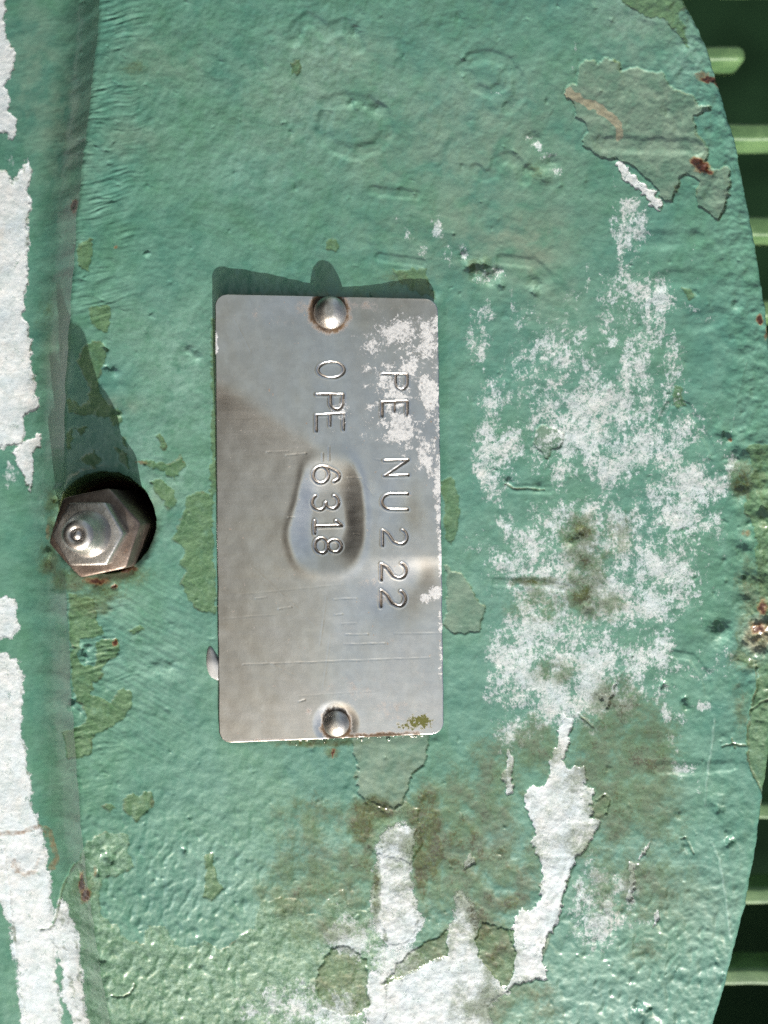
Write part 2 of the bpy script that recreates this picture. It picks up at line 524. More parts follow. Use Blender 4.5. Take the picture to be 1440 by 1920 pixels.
# --- chips down to the old grass-green coat
OLD = [
    [(155, 455), (170, 450), (175, 490), (165, 510), (145, 500), (143, 470)],
    [(168, 575), (205, 572), (210, 590), (205, 610), (200, 620), (185, 622), (172, 605)],
    [(170, 640), (184, 642), (200, 650), (193, 690), (185, 720), (190, 745), (205, 760), (226, 768), (232, 790), (215, 802),
     (203, 785), (180, 780), (128, 772), (122, 748), (150, 757), (165, 750), (170, 730), (150, 695), (145, 675), (155, 655)],
    [(124, 812), (136, 806), (134, 836), (124, 842)], [(140, 806), (166, 800), (150, 816)],
    [(150, 862), (176, 846), (190, 866), (176, 880)], [(215, 838), (236, 850), (240, 876), (222, 866)],
    [(255, 862), (282, 864), (316, 870), (338, 858), (346, 872), (326, 902), (304, 882), (270, 872)],
    [(284, 904), (300, 896), (318, 912), (332, 942), (316, 956), (297, 930)],
    [(290, 818), (300, 814), (312, 838), (306, 842)], [(228, 818), (238, 826), (236, 842), (228, 836)],
    [(352, 932), (372, 922), (398, 922), (404, 1152), (380, 1150), (350, 1120), (340, 1092), (350, 1072), (336, 1060), (345, 1030), (325, 1010), (336, 980), (346, 952)],
    [(396, 600), (404, 600), (405, 925), (392, 925), (397, 800)],
    [(128, 1115), (176, 1122), (184, 1165), (196, 1188), (178, 1195), (152, 1198), (146, 1224), (150, 1246), (178, 1252), (184, 1236), (178, 1206),
     (197, 1196), (222, 1198), (222, 1226), (192, 1255), (190, 1270), (175, 1280), (170, 1300), (205, 1316), (230, 1290), (250, 1305), (240, 1340),
     (205, 1365), (172, 1385), (168, 1415), (150, 1424), (126, 1420), (118, 1375), (145, 1365), (160, 1345), (155, 1325), (140, 1308), (136, 1280), (133, 1240), (130, 1180)],
    [(240, 1180), (262, 1172), (270, 1180), (246, 1190)],
    [(233, 1497), (246, 1486), (258, 1496), (281, 1478), (288, 1515), (254, 1537), (232, 1520)],
    [(380, 1606), (396, 1600), (402, 1632), (417, 1666), (396, 1690), (380, 1680), (386, 1642)],
    [(192, 1512), (210, 1506), (220, 1515), (204, 1524)],
    [(735, 502), (770, 508), (800, 504), (808, 545), (820, 560), (770, 545), (742, 522)],
    [(612, 452), (626, 448), (636, 462), (626, 472), (612, 468)],
    [(542, 120), (556, 114), (566, 136), (548, 140)],
    [(820, 905), (846, 895), (862, 930), (858, 990), (846, 1020), (835, 1010), (834, 930)],
    [(1350, 0), (1140, -20), (1180, 10), (1214, 34), (1244, 30), (1262, 52), (1290, 92), (1284, 62), (1268, 20)],
    [(1398, 838), (1445, 830), (1480, 1120), (1480, 1500), (1440, 1498), (1404, 1440), (1400, 1380), (1408, 1330), (1416, 1290), (1424, 1252), (1384, 1236), (1380, 1190), (1404, 1150), (1424, 1120), (1420, 1010), (1396, 960), (1398, 910), (1412, 880)],
    [(1118, 1500), (1136, 1490), (1144, 1498), (1136, 1526), (1120, 1536), (1110, 1522)],
    [(1280, 540), (1296, 545), (1302, 560), (1290, 563)],
    [(1262, 750), (1266, 722), (1276, 726), (1280, 746), (1288, 760), (1270, 764), (1258, 758)],
]
for i, p_ in enumerate(OLD):
    chip(p_, 1.0, old, lip=.25, amount=.84, extra=[(pale, .15)])
# large worn area at lower left: paler, grainy green
BIG = [(128, 1640), (166, 1577), (196, 1560), (240, 1565), (242, 1600), (249, 1622), (230, 1640), (192, 1645), (183, 1680), (188, 1710), (205, 1728), (218, 1735),
       (228, 1755), (245, 1765), (268, 1775), (272, 1748), (282, 1738), (312, 1740), (330, 1775), (350, 1778), (382, 1766), (415, 1782), (445, 1760), (475, 1742),
       (490, 1690), (530, 1680), (560, 1690), (575, 1715), (600, 1715), (612, 1690), (645, 1668), (655, 1705), (690, 1705), (712, 1660), (720, 1700),
       (730, 2200), (150, 2200), (150, 1940), (118, 1760), (110, 1690)]
chip(BIG, .9, old, extra=[(pale, .9)], lip=.12)
chip([(663, 1380), (806, 1374), (796, 1430), (770, 1460), (758, 1500), (740, 1516), (690, 1506), (668, 1482), (672, 1440), (664, 1410)], 1.6, grey)
chip([(838, 1062), (872, 1084), (906, 1140), (898, 1186), (850, 1186), (836, 1170)], 1.4, grey)
chip([(690, 1508), (742, 1518), (760, 1500), (784, 1520), (792, 1580), (770, 1620), (700, 1600), (684, 1560)], .9, old, extra=[(pale, .6)])
# thick grey-green bare patch, upper right
GREY = [(1060, 163), (1084, 158), (1085, 125), (1100, 110), (1120, 118), (1135, 109), (1158, 115), (1163, 135), (1195, 125), (1245, 140), (1255, 160), (1300, 182),
        (1310, 200), (1330, 195), (1333, 205), (1305, 220), (1303, 245), (1318, 265), (1330, 280), (1325, 305), (1340, 315), (1365, 310), (1370, 340), (1362, 385),
        (1345, 415), (1330, 400), (1310, 385), (1305, 360), (1312, 340), (1290, 325), (1275, 335), (1262, 380), (1245, 378), (1235, 360), (1218, 340), (1190, 315),
        (1160, 298), (1125, 295), (1095, 275), (1090, 262), (1105, 245), (1100, 230), (1078, 222), (1078, 195), (1060, 175)]
chip(GREY, 2.4, grey, lip=.7, rag=3.5)
w, sd = poly_sd(GREY)
H[w] += 1.0 * fbm(FX[w], FY[w], 14, 3, 71) * smooth(0, 6, sd)
chip([(1000, 812), (1012, 798), (1038, 802), (1058, 812), (1052, 840), (1036, 846), (1024, 862), (1014, 846), (996, 832)], 1.5, grey)

# --- crisp white primer showing
WHITE = [
    [(-900, -200), (14, -200), (12, 0), (5, 30), (10, 60), (20, 90), (27, 110), (15, 145), (5, 160), (18, 185), (15, 205), (28, 225), (28, 245), (20, 268), (10, 248), (-900, 246)],
    [(-900, 320), (8, 318), (20, 345), (34, 326), (50, 300), (56, 318), (54, 370), (50, 420), (48, 480), (46, 560), (40, 595), (58, 640), (54, 680), (70, 745), (64, 772),
     (40, 780), (45, 812), (30, 832), (0, 842), (-900, 845)],
    [(75, 812), (72, 838), (60, 850), (62, 880), (55, 922), (40, 892), (24, 850), (40, 826)],
    [(-900, 1120), (6, 1123), (25, 1126), (32, 1172), (20, 1196), (-900, 1196)],
    [(-900, 1222), (10, 1225), (30, 1248), (38, 1272), (40, 1322), (35, 1380), (46, 1402), (52, 1452), (58, 1520), (70, 1545), (80, 1580), (86, 1622), (95, 1690), (98, 1790), (112, 1925),
     (120, 2200), (50, 2200), (44, 1915), (34, 1820), (22, 1740), (0, 1690), (-900, 1680)],
    [(113, 1688), (122, 1716), (130, 1740), (142, 1770), (150, 1860), (160, 1925), (190, 2200), (150, 2200), (140, 1915), (118, 1860), (120, 1822), (108, 1780), (85, 1747), (101, 1740), (104, 1718)],
    [(1055, 1335), (1073, 1350), (1075, 1365), (1068, 1380), (1065, 1405), (1055, 1425), (1060, 1440), (1095, 1438), (1097, 1480), (1117, 1478), (1108, 1510), (1110, 1535), (1127, 1540),
     (1110, 1575), (1098, 1595), (1080, 1610), (1065, 1650), (1055, 1690), (1045, 1730), (1030, 1760), (1015, 1790), (1022, 1810), (1025, 1835), (980, 1842), (950, 1857), (962, 1830), (965, 1790),
     (955, 1745), (970, 1715), (1012, 1690), (1015, 1620), (1005, 1590), (993, 1580), (1003, 1565), (1000, 1540), (980, 1505), (992, 1475), (1020, 1478), (1030, 1450), (1030, 1430), (1045, 1405), (1050, 1370)],
    [(860, 1680), (880, 1695), (890, 1720), (893, 1760), (900, 1800), (930, 1830), (940, 1852), (952, 1858), (930, 1870), (915, 1895), (912, 1960), (905, 2200), (690, 2200), (690, 1850), (697, 1830),
     (715, 1832), (745, 1836), (800, 1808), (838, 1792), (842, 1745), (858, 1725)],
    [(952, 1408), (965, 1420), (960, 1450), (960, 1485), (952, 1492), (945, 1465), (937, 1455), (950, 1440)],
    [(1162, 1265), (1150, 1300), (1138, 1330), (1122, 1303), (1142, 1303)],
    [(883, 1598), (893, 1615), (872, 1630), (868, 1618)],
    [(735, 1553), (762, 1550), (780, 1560), (770, 1590), (765, 1650), (775, 1690), (790, 1722), (770, 1762), (735, 1775), (715, 1742), (700, 1690), (712, 1640), (708, 1600), (720, 1570)],
    [(1180, 1618), (1189, 1620), (1188, 1692), (1178, 1692)], [(1195, 1612), (1214, 1580), (1222, 1580), (1200, 1616)],
    [(1158, 305), (1170, 300), (1190, 330), (1216, 352), (1240, 372), (1238, 392), (1222, 388), (1212, 370), (1190, 352), (1168, 330)],
    [(1228, 1705), (1236, 1712), (1234, 1732), (1224, 1740)],
]
for i, p_ in enumerate(WHITE):
    fe = {4: 18, 5: 22, 7: 30, 11: 26, 12: 5, 1: 9, 3: 14, 0: 6}.get(i, 0)
    chip(p_, (1.9 if i > 5 else 1.5) * (.5 if fe > 10 else 1), white, lip=0 if fe > 10 else .3, feather=fe, rag=8.5)
# raised green remnants lying over the white
for p_ in ([(600, 1812), (625, 1777), (650, 1775), (688, 1802), (691, 1880), (680, 1902), (640, 1906), (605, 1890), (593, 1850)],
           [(772, 1782), (842, 1742), (840, 1790), (800, 1806), (745, 1836), (712, 1850), (740, 1818)],
           [(905, 1730), (960, 1745), (966, 1790), (962, 1835), (942, 1850), (925, 1826), (898, 1796), (892, 1760)]):
    chip(p_, -1.6, old, extra=[(white, 0), (chalk, 0), (pale, .35), (dirt, .42)], lip=0)

# pale crack lines and scratches
line([(4, 1590), (14, 1660), (24, 1760), (34, 1840), (48, 1930)], 5, 2.0, white, .5)
line([(1340, 1350), (1334, 1400), (1326, 1450), (1322, 1510)], 3.5, .5, pale, .9)
line([(1334, 1580), (1350, 1616), (1360, 1680), (1370, 1760)], 4.5, .5, pale, 1.0)
line([(1400, 680), (1384, 740), (1372, 810)], 3, .5, chalk, .5)
line([(1078, 1606), (1058, 1660), (1040, 1720), (1016, 1790)], 9, .9, warm, .8)
line([(1150, 1280), (1180, 1246)], 2.5, .6)
for pts in ([(1416, 1240), (1420, 1290), (1408, 1330), (1402, 1372), (1404, 1436), (1436, 1496)], [(1408, 1330), (1440, 1312)],
            [(75, 1745), (92, 1742), (100, 1736), (108, 1700), (118, 1660), (130, 1636), (138, 1622)],
            [(1085, 1338), (1100, 1352), (1112, 1362)], [(210, 1868), (230, 1870), (244, 1862), (252, 1846)], [(1118, 1500), (1136, 1490), (1144, 1500), (1136, 1526)],
            [(1354, 1400), (1372, 1394), (1398, 1398)], [(1372, 1384), (1378, 1402)], [(1276, 1572), (1286, 1570), (1300, 1600)], [(946, 907), (962, 915), (1020, 918)]):
    line(pts, 3.6, 1.5, dirt, .5)

# --- flecked chalk bloom
for b in [(1180, 430, 34, 50, .95), (1178, 390, 24, 26, .9), (1200, 500, 34, 50, .62), (1150, 560, 48, 60, .7), (1238, 560, 30, 62, .92), (1262, 580, 44, 34, .72), (1265, 640, 36, 30, .6),
          (1070, 560, 46, 60, .56), (1000, 620, 44, 60, .50), (905, 620, 24, 60, .58), (1030, 640, 40, 40, .58), (920, 750, 52, 48, .88), (985, 770, 54, 40, .62), (950, 830, 56, 50, .82), (1070, 760, 56, 40, .5),
          (1120, 640, 60, 70, .62), (1190, 680, 70, 80, .82), (1160, 780, 84, 60, .86), (1240, 660, 44, 60, .72), (1060, 850, 110, 46, .8), (1150, 870, 100, 56, .95), (1310, 790, 26, 34, .6), (1300, 860, 28, 30, .7),
          (1320, 900, 60, 60, .92), (1370, 870, 30, 22, .8), (1250, 930, 90, 56, .84), (1290, 1000, 84, 60, .8), (930, 920, 56, 46, .62), (980, 1000, 84, 56, .80), (960, 1060, 70, 56, .82), (1060, 960, 60, 30, .5),
          (1110, 1020, 40, 50, .5), (1250, 1060, 66, 60, .92), (1220, 1130, 70, 56, .95), (1140, 1080, 40, 40, .62), (1350, 1060, 40, 56, .5), (1350, 1110, 26, 40, .56), (1290, 1100, 26, 36, .5),
          (1000, 1170, 90, 60, .82), (960, 1220, 66, 60, .92), (1060, 1220, 84, 70, .84), (1160, 1200, 70, 60, .76), (1240, 1230, 40, 66, .95), (1200, 1290, 40, 34, .8), (1260, 1290, 34, 26, .72), (930, 1290, 46, 56, .8),
          (1000, 1290, 70, 46, .86), (960, 1370, 40, 50, .86), (1020, 1370, 30, 40, .6), (1080, 1300, 50, 34, .8), (1330, 1240, 70, 40, .55), (1300, 1260, 36, 30, .62), (1260, 1390, 20, 36, .72), (1275, 1345, 20, 16, .7),
          (1320, 1325, 34, 12, .9), (1280, 1440, 30, 14, .9), (1248, 1340, 14, 24, .8), (1310, 1480, 8, 30, .7),
          (1130, 1690, 60, 56, 1.0), (1120, 1740, 66, 46, .95), (1160, 1720, 46, 36, .95), (1170, 1660, 30, 26, .8), (1100, 1620, 24, 36, .7), (1205, 1725, 40, 16, .7), (1110, 1785, 40, 20, .6), (1235, 1780, 18, 10, .7),
          (650, 1750, 50, 46, .92), (700, 1770, 36, 36, .7), (560, 1840, 80, 56, .66), (520, 1890, 80, 40, .82), (620, 1910, 80, 24, .9), (460, 1900, 70, 40, .62), (740, 1880, 60, 60, .95), (760, 1560, 36, 24, .6), (830, 1680, 20, 20, .5),
          (765, 440, 10, 24, .75), (820, 430, 14, 30, .78), (835, 470, 18, 24, .8), (790, 470, 14, 12, .6), (745, 410, 10, 10, .6), (740, 480, 16, 8, .6), (845, 495, 16, 10, .6), (870, 470, 12, 18, .7),
          (905, 520, 20, 22, .7), (930, 510, 20, 16, .7), (1005, 275, 14, 8, .9), (1030, 290, 18, 8, .8), (1045, 320, 12, 8, .8), (990, 262, 10, 8, .8), (910, 160, 14, 6, .5), (935, 176, 16, 8, .62), (955, 200, 16, 8, .55),
          (30, 260, 20, 24, .5), (20, 300, 22, 24, .6), (1078, 92, 8, 18, .62), (1076, 125, 8, 10, .6), (1300, 470, 5, 26, .5), (1306, 525, 10, 10, .72), (1300, 580, 12, 10, .8), (1320, 600, 30, 14, .62),
          (80, 600, 14, 40, .36), (70, 650, 12, 40, .4), (30, 1160, 20, 40, .5), (24, 1060, 20, 40, .5), (20, 900, 20, 40, .6), (540, 1440, 30, 14, .34), (600, 1430, 30, 16, .36), (35, 1810, 30, 60, .36), (20, 1880, 30, 40, .42)]:
    blob(chalk, b[0], b[1], b[2] * 1.3, b[3] * 1.3, b[4] * (.84 if max(b[2], b[3]) > 28 else .95), power=1.0)

for b in [(1130, 810, 240, 130, .74), (1120, 1060, 260, 170, .73), (1080, 1270, 200, 130, .78), (1190, 600, 100, 150, .66), (1290, 960, 100, 150, .70), (930, 850, 60, 130, .70), (1060, 690, 160, 120, .60), (1250, 720, 60, 120, .64), (1180, 430, 50, 80, .62), (1300, 1250, 90, 60, .48), (570, 1880, 150, 70, .72), (700, 1760, 90, 70, .66), (1130, 1700, 90, 90, .72), (790, 1820, 60, 60, .6), (740, 1800, 60, 50, .85), (655, 1755, 60, 44, .85), (1165, 480, 10, 60, .8), (1215, 555, 9, 70, .8), (905, 650, 10, 60, .7), (962, 560, 9, 40, .62), (1100, 520, 8, 50, .62), (1150, 340, 6, 30, .6), (900, 620, 40, 90, .5), (1010, 620, 70, 90, .5)]:
    blob(chalk, *b, power=2.0)

# --- grime, moss
for b in [(860, 1590, 150, 150, .72), (1160, 1450, 110, 150, .62), (600, 1640, 120, 90, .58), (1190, 1650, 110, 90, .56), (800, 1540, 30, 60, 1.7), (810, 1600, 24, 50, 1.7), (700, 1520, 40, 22, 1.7), (680, 1550, 24, 30, 1.7), (580, 1560, 80, 80, .50), (640, 1640, 90, 80, .55), (560, 1680, 90, 60, .55),
          (940, 1620, 70, 90, .66), (900, 1700, 40, 50, .85), (960, 1690, 34, 22, 1.0), (930, 1780, 40, 60, .82), (905, 1740, 30, 60, .85), (1000, 1400, 50, 60, .62), (930, 1440, 60, 70, .56), (1180, 1400, 60, 70, .62), (1220, 1410, 60, 70, .8), (1200, 1330, 56, 40, .55),
          (1150, 1500, 60, 70, .62), (1150, 1330, 60, 60, .72), (1130, 1400, 50, 60, .66), (1100, 1580, 40, 50, .5), (850, 1760, 40, 60, .5), (830, 1480, 60, 50, .5), (880, 1540, 60, 60, .6), (760, 1680, 30, 60, .4), (600, 1740, 70, 40, .5), (1210, 1480, 60, 60, .6), (1240, 1540, 60, 60, .5), (1180, 1640, 60, 70, .55), (1240, 1680, 60, 60, .45), (1160, 1560, 70, 60, .5), (1085, 1000, 36, 34, .95), (1100, 1050, 44, 50, .66), (1090, 1110, 44, 44, .82), (1000, 1090, 60, 10, .9),
          (1160, 990, 34, 40, .6), (1130, 1140, 60, 30, .6), (1010, 1130, 60, 40, .5), (1040, 1260, 60, 30, .5), (920, 1885, 70, 50, .62), (990, 1860, 60, 26, .5), (1020, 1900, 60, 40, .38), (1200, 1790, 60, 30, .4), (640, 1840, 60, 50, .5), (790, 1620, 14, 60, 1.7),
          (690, 1600, 12, 60, .8), (705, 1660, 10, 60, .9), (660, 1740, 60, 20, .45), (1390, 900, 22, 40, .95), (1420, 1190, 34, 50, .9), (1410, 1100, 30, 60, .6), (1395, 1240, 30, 24, .7), (100, 1000, 12, 60, .7), (90, 1050, 20, 30, .75),
          (150, 1090, 60, 22, .8), (230, 1080, 50, 20, .7), (200, 1110, 40, 26, .6), (95, 940, 16, 30, .7), (170, 1130, 40, 26, .7), (800, 1362, 1, 1, 0), (600, 1393, 70, 8, .9), (620, 1410, 20, 12, .6),
          (900, 500, 34, 30, .45), (1010, 320, 24, 26, .4), (1310, 1680, 40, 30, .2), (160, 1660, 24, 26, .6), (80, 600, 30, 30, .2), (95, 580, 24, 40, .34), (1385, 1330, 20, 60, .4), (740, 520, 30, 20, .35), (255, 130, 40, 20, .25)]:
    blob(dirt, *b)

dirt *= 1 - .45 * np.clip(peel * 1.6, -1, 1)

# --- brownish film on the top coat
for b in [(900, 260, 240, 140, .42), (640, 120, 120, 60, .42), (560, 200, 120, 90, .4), (980, 440, 110, 70, .7), (900, 420, 200, 120, .45), (720, 290, 80, 80, .4), (300, 120, 100, 70, .3), (250, 260, 60, 40, .35), (1200, 60, 80, 60, .5),
          (110, 240, 60, 120, .4), (70, 130, 50, 140, .4), (110, 1400, 30, 200, .25), (115, 1300, 20, 120, .3), (120, 1200, 20, 100, .2), (230, 760, 50, 16, .6), (300, 930, 30, 30, .5), (1280, 1700, 80, 60, .4), (1000, 480, 60, 60, .75), (1040, 560, 60, 60, .45),
          (1230, 1490, 60, 30, .4), (170, 720, 30, 60, .15), (100, 660, 20, 60, .5)]:
    blob(warm, *b)

# --- rust
for b in [(1336, 148, 26, 8, 1.0), (1348, 152, 10, 14, 1.0), (1308, 302, 16, 10, 1.0), (1318, 312, 18, 10, 1.0), (1330, 320, 12, 6, .8), (1316, 140, 24, 10, .55), (1426, 600, 8, 10, 1.0), (1438, 625, 5, 18, .7), (140, 388, 7, 18, .95),
          (152, 1656, 7, 22, 1.0), (160, 1678, 9, 16, 1.0), (176, 1634, 5, 14, .6), (216, 1206, 6, 6, 1.0), (1366, 826, 7, 7, .7), (1400, 1000, 12, 12, .5), (1420, 1178, 22, 16, .75), (1430, 1140, 14, 20, .8),
          (180, 1090, 30, 9, .75), (235, 1068, 28, 7, .75), (216, 1098, 9, 6, .9), (90, 1000, 8, 20, .5), (60, 1552, 26, 12, .34), (92, 1572, 10, 14, .4),
          (1430, 1510, 5, 14, .5), (1010, 1790, 6, 40, .18), (690, 1700, 10, 10, .35), (265, 868, 24, 5, .55), (225, 845, 14, 6, .3), (217, 463, 6, 5, .6), (623, 1412, 3, 12, .8)]:
    blob(rust, *b)
line([(0, 1563), (40, 1562), (74, 1548), (92, 1560), (102, 1590), (106, 1612), (97, 1626)], 13, .2, rust, .46, 1.2)
line([(27, 1618), (30, 1632), (48, 1641), (66, 1633), (73, 1610)], 10, .2, rust, .42, 1.2)
for a_, b_ in zip([(1068, 172), (1092, 188), (1120, 200), (1145, 216), (1162, 236)], [(1092, 188), (1120, 200), (1145, 216), (1162, 236), (1160, 256)]):
    wz = window(1040, 1200, 150, 290)
    d = seg_dist(WX[wz], WY[wz], [a_, b_])
    np.maximum(warm[wz], 1.0 * (1 - smooth(5, 13, d)), out=warm[wz])
    np.maximum(rust[wz], .12 * (1 - smooth(4, 12, d)), out=rust[wz])

# --- milky bloom on the top coat
milk = np.zeros_like(FX)
for b in [(330, 700, 90, 150, .6), (260, 620, 70, 90, .4), (320, 900, 80, 60, .5), (300, 1000, 50, 60, .35), (270, 840, 50, 60, .6), (160, 850, 60, 70, .6), (600, 110, 90, 60, .55), (560, 190, 90, 80, .45), (470, 300, 140, 100, .3),
          (730, 170, 40, 20, .5), (1180, 30, 90, 60, .5), (1290, 110, 40, 60, .6), (300, 1250, 120, 120, .35), (450, 1500, 150, 130, .3), (420, 1650, 140, 120, .45), (620, 1590, 50, 30, .6), (940, 1590, 50, 70, .5), (880, 770, 40, 120, .2),
          (1200, 1600, 120, 90, .3), (1150, 1850, 150, 80, .4), (1330, 1750, 70, 140, .35), (1100, 700, 160, 200, .25), (1000, 1100, 200, 200, .3), (120, 680, 16, 90, .6), (110, 1010, 20, 60, .5), (75, 930, 20, 80, .5), (880, 200, 120, 90, .25), (150, 1130, 60, 30, .4), (230, 1130, 50, 40, .5)]:
    blob(milk, *b)
pale = np.maximum(pale * 1.0, milk * (1 - np.clip(old, 0, 1)))

# --- lumps, blisters and pits
for x_, y_, r_, h_ in [(1380, 575, 9, 3.5), (1352, 806, 13, -6), (1364, 826, 9, 4), (1385, 832, 16, -4), (1385, 1015, 16, -6), (1392, 1035, 14, 4), (1404, 1090, 20, 7), (1398, 1140, 22, 5), (1338, 1166, 16, -6), (1352, 1184, 20, 7),
                       (1376, 860, 14, 4), (1390, 930, 16, 6), (1402, 1256, 16, -6), (1300, 548, 6, 2), (1385, 590, 10, -3), (1312, 300, 9, -6), (1322, 314, 9, -5), (1345, 148, 8, -5), (1320, 150, 10, 3),
                       (1275, 1528, 9, 3), (1345, 1500, 14, -3), (1350, 1516, 9, -4), (1366, 1582, 9, -6), (1366, 1566, 9, 3.5), (1286, 1590, 8, 3), (1200, 1900, 12, -5), (1214, 1890, 7, -4), (1195, 1882, 8, 3), (1345, 1800, 6, -3), (1352, 1830, 7, -3),
                       (1000, 262, 12, 4), (992, 320, 10, 4), (1020, 330, 11, -4), (1036, 306, 12, 4), (880, 500, 10, -5), (894, 512, 10, 5), (918, 522, 12, 5), (870, 480, 8, 4), (905, 494, 8, -5), (932, 512, 10, 4), (940, 532, 8, -4), (1010, 530, 14, 4), (1000, 545, 8, -4),
                       (1012, 912, 9, 3), (952, 906, 8, 4), (1085, 1000, 9, -4), (1070, 1015, 7, 3), (1100, 1140, 9, -3), (870, 110, 6, -3), (1245, 1285, 7, -4), (1285, 1310, 6, -4), (1288, 1328, 5, 3),
                       (136, 1314, 6, -4), (134, 1322, 7, 3.5), (295, 1252, 12, 3.5), (320, 1248, 10, 3), (346, 1592, 6, -4), (215, 700, 8, 4), (200, 690, 5, -4), (196, 650, 6, -5), (356, 660, 9, 3.5), (370, 670, 9, 3), (222, 778, 7, 4),
                       (150, 1220, 6, -4), (160, 1235, 5, 4), (165, 1216, 6, 3), (200, 1605, 8, -4), (208, 1616, 7, -3), (150, 1650, 9, -5), (180, 1635, 6, -3), (190, 1800, 10, -4), (198, 1830, 8, -3), (276, 478, 5, 3), (660, 192, 8, 3), (668, 198, 7, -3), (710, 206, 12, 3),
                       (1250, 214, 8, 3), (668, 62, 8, 3), (112, 918, 8, 4), (104, 936, 7, -5), (90, 1040, 7, 4), (180, 1088, 14, -5), (238, 1066, 12, -4), (216, 1098, 6, -4), (40, 1590, 22, -1.5)]:
    bump(x_, y_, r_, h_ * (.62 if h_ < 0 else 1.25) if x_ > 1330 and 790 < y_ < 1270 else h_)
rng = np.random.RandomState(4)
for i in range(340):
    x_, y_ = rng.uniform(100, 1400), rng.uniform(0, 1920)
    bump(x_, y_, rng.uniform(2.2, 5.0), rng.choice([-1, 1]) * rng.uniform(.6, 1.8))
for i in range(60):                       # crumbly paint along the rib foot and the outer rim
    y_ = rng.uniform(-50, 1500); x_ = np.interp(y_, yb, xb_) + rng.uniform(2, 90)
    bump(x_, y_, rng.uniform(4, 11), rng.uniform(-1.6, 2.0), rng.uniform(2, 4), .2)
for i in range(90):
    y_ = rng.uniform(-50, 1450); x_ = np.interp(y_, ye, xe) - abs(rng.normal(0, 60)) - 6
    bump(x_, y_, rng.uniform(4, 12), rng.uniform(-2.0, 2.2), rng.uniform(3, 9), rng.uniform(-.6, .6))
fr = fbm(FX, FY, 11, 4, 83, .6)
rough_old = old * (1 - pale)
H += .9 * fr * rough_old + .5 * fr * old * pale + .35 * fr * white
H += 2.0 * fr * np.clip(rust, 0, 1)

brk = smooth(800, 880, FY) * smooth(1300, 1220, FY) * smooth(95, 40, XE[:, None] - X)
H += brk * (10.0 * fbm(FX, FY, 50, 2, 301) + 1.0 * fr)
scar = np.exp(-(((FX + wx - 1420) / 36) ** 2 + ((FY + wy - 1192) / 46) ** 2) ** 2)
H += scar * (7 * fbm(FX, FY, 20, 3, 305) + 2)
rust = np.maximum(rust, .36 * scar); warm = np.maximum(warm, .9 * scar); old = old * (1 - scar); grey = np.maximum(grey, .9 * scar); dirt = np.where(scar > .4, dirt * .4, dirt)
dirt = np.maximum(dirt, .5 * brk * smooth(.05, .35, fbm(FX, FY, 40, 3, 309)))

under = smooth(395, 425, FX) * smooth(842, 812, FX) * smooth(545, 570, FY) * smooth(1400, 1370, FY)
H = H * (1 - .85 * under) - 4.5 * under

# --- the greaser's hole
HX, HY, HR = 194.0, 980.0, 97.0
ang = np.arctan2(Y - HY, X - HX)
dist = np.hypot(X - HX, Y - HY) + 1.6 * perlin(np.cos(ang) * 6, np.sin(ang) * 6, 91)
rim = np.clip((HR + 16 - dist) / 16, 0, 1)
H -= np.where(onrib, 2.5, 2.5 * np.clip(1 - (X - XB[:, None]) / 8, 0, 1) ** 2)
Z = Zm + H - 7 * rim ** 2
ins = dist < HR
Zhole = -7 - 5.2 * (HR - dist)
Z = np.where(ins, np.minimum(Z, np.maximum(Zhole + (Zm * .8) * np.clip(1 - (HR - dist) / 12, 0, 1), -190)), Z)
for c in (white, chalk, grey):
    c *= ~ins
old = np.where(ins, 1.0, old); pale = np.where(ins, 0, pale)
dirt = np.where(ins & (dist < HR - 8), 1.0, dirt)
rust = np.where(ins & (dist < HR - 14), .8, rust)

# --- rounded outer rim and the side wall behind it
r_e = 15.0
dE = XE[:, None] - X
Z = Z - (r_e - np.sqrt(np.clip(r_e ** 2 - np.clip(r_e - dE, 0, r_e) ** 2, 0, None)))
ex_n = 12
XW = np.repeat(X[:, -1:], ex_n, 1) + .6 * np.arange(1, ex_n + 1)[None, :] * .2
ZW = Z[:, -1:] - np.linspace(4, 330, ex_n)[None, :]
X = np.concatenate([X, XW], 1); Z = np.concatenate([Z, ZW], 1); Y = np.concatenate([Y, np.repeat(Y[:, -1:], ex_n, 1)], 1)


def ext(c):
    return np.concatenate([c, np.repeat(c[:, -1:], ex_n, 1)], 1)


CH = [ext(c) for c in (white, chalk, old, grey, dirt, rust, warm, pale)]


def root(name, label, cat, x, y, z=0.0, group=None):
    o = bpy.data.objects.new(name, None)
    o.empty_display_size = .004
    scene.collection.objects.link(o)
    o.matrix_world = R @ Matrix.Translation(loc(x, y, z))
    o['label'] = label; o['category'] = cat
    if group:
        o['group'] = group
    return o


def child(name, me, mat, parent, label=None, off=(0, 0, 0)):
    o = bpy.data.objects.new(name, me)
    scene.collection.objects.link(o)
    if mat is not None and not me.materials:
        me.materials.append(mat)
    o.parent = parent
    o.location = off
    if label:
        o['label'] = label
    return o


def top(name, me, mat, label, cat, x=CX, y=CY, z=0.0, group=None):
    o = bpy.data.objects.new(name, me)
    scene.collection.objects.link(o)
    me.materials.append(mat)
    o.matrix_world = R @ Matrix.Translation(loc(x, y, z))
    o['label'] = label; o['category'] = cat
    if group:
        o['group'] = group
    return o


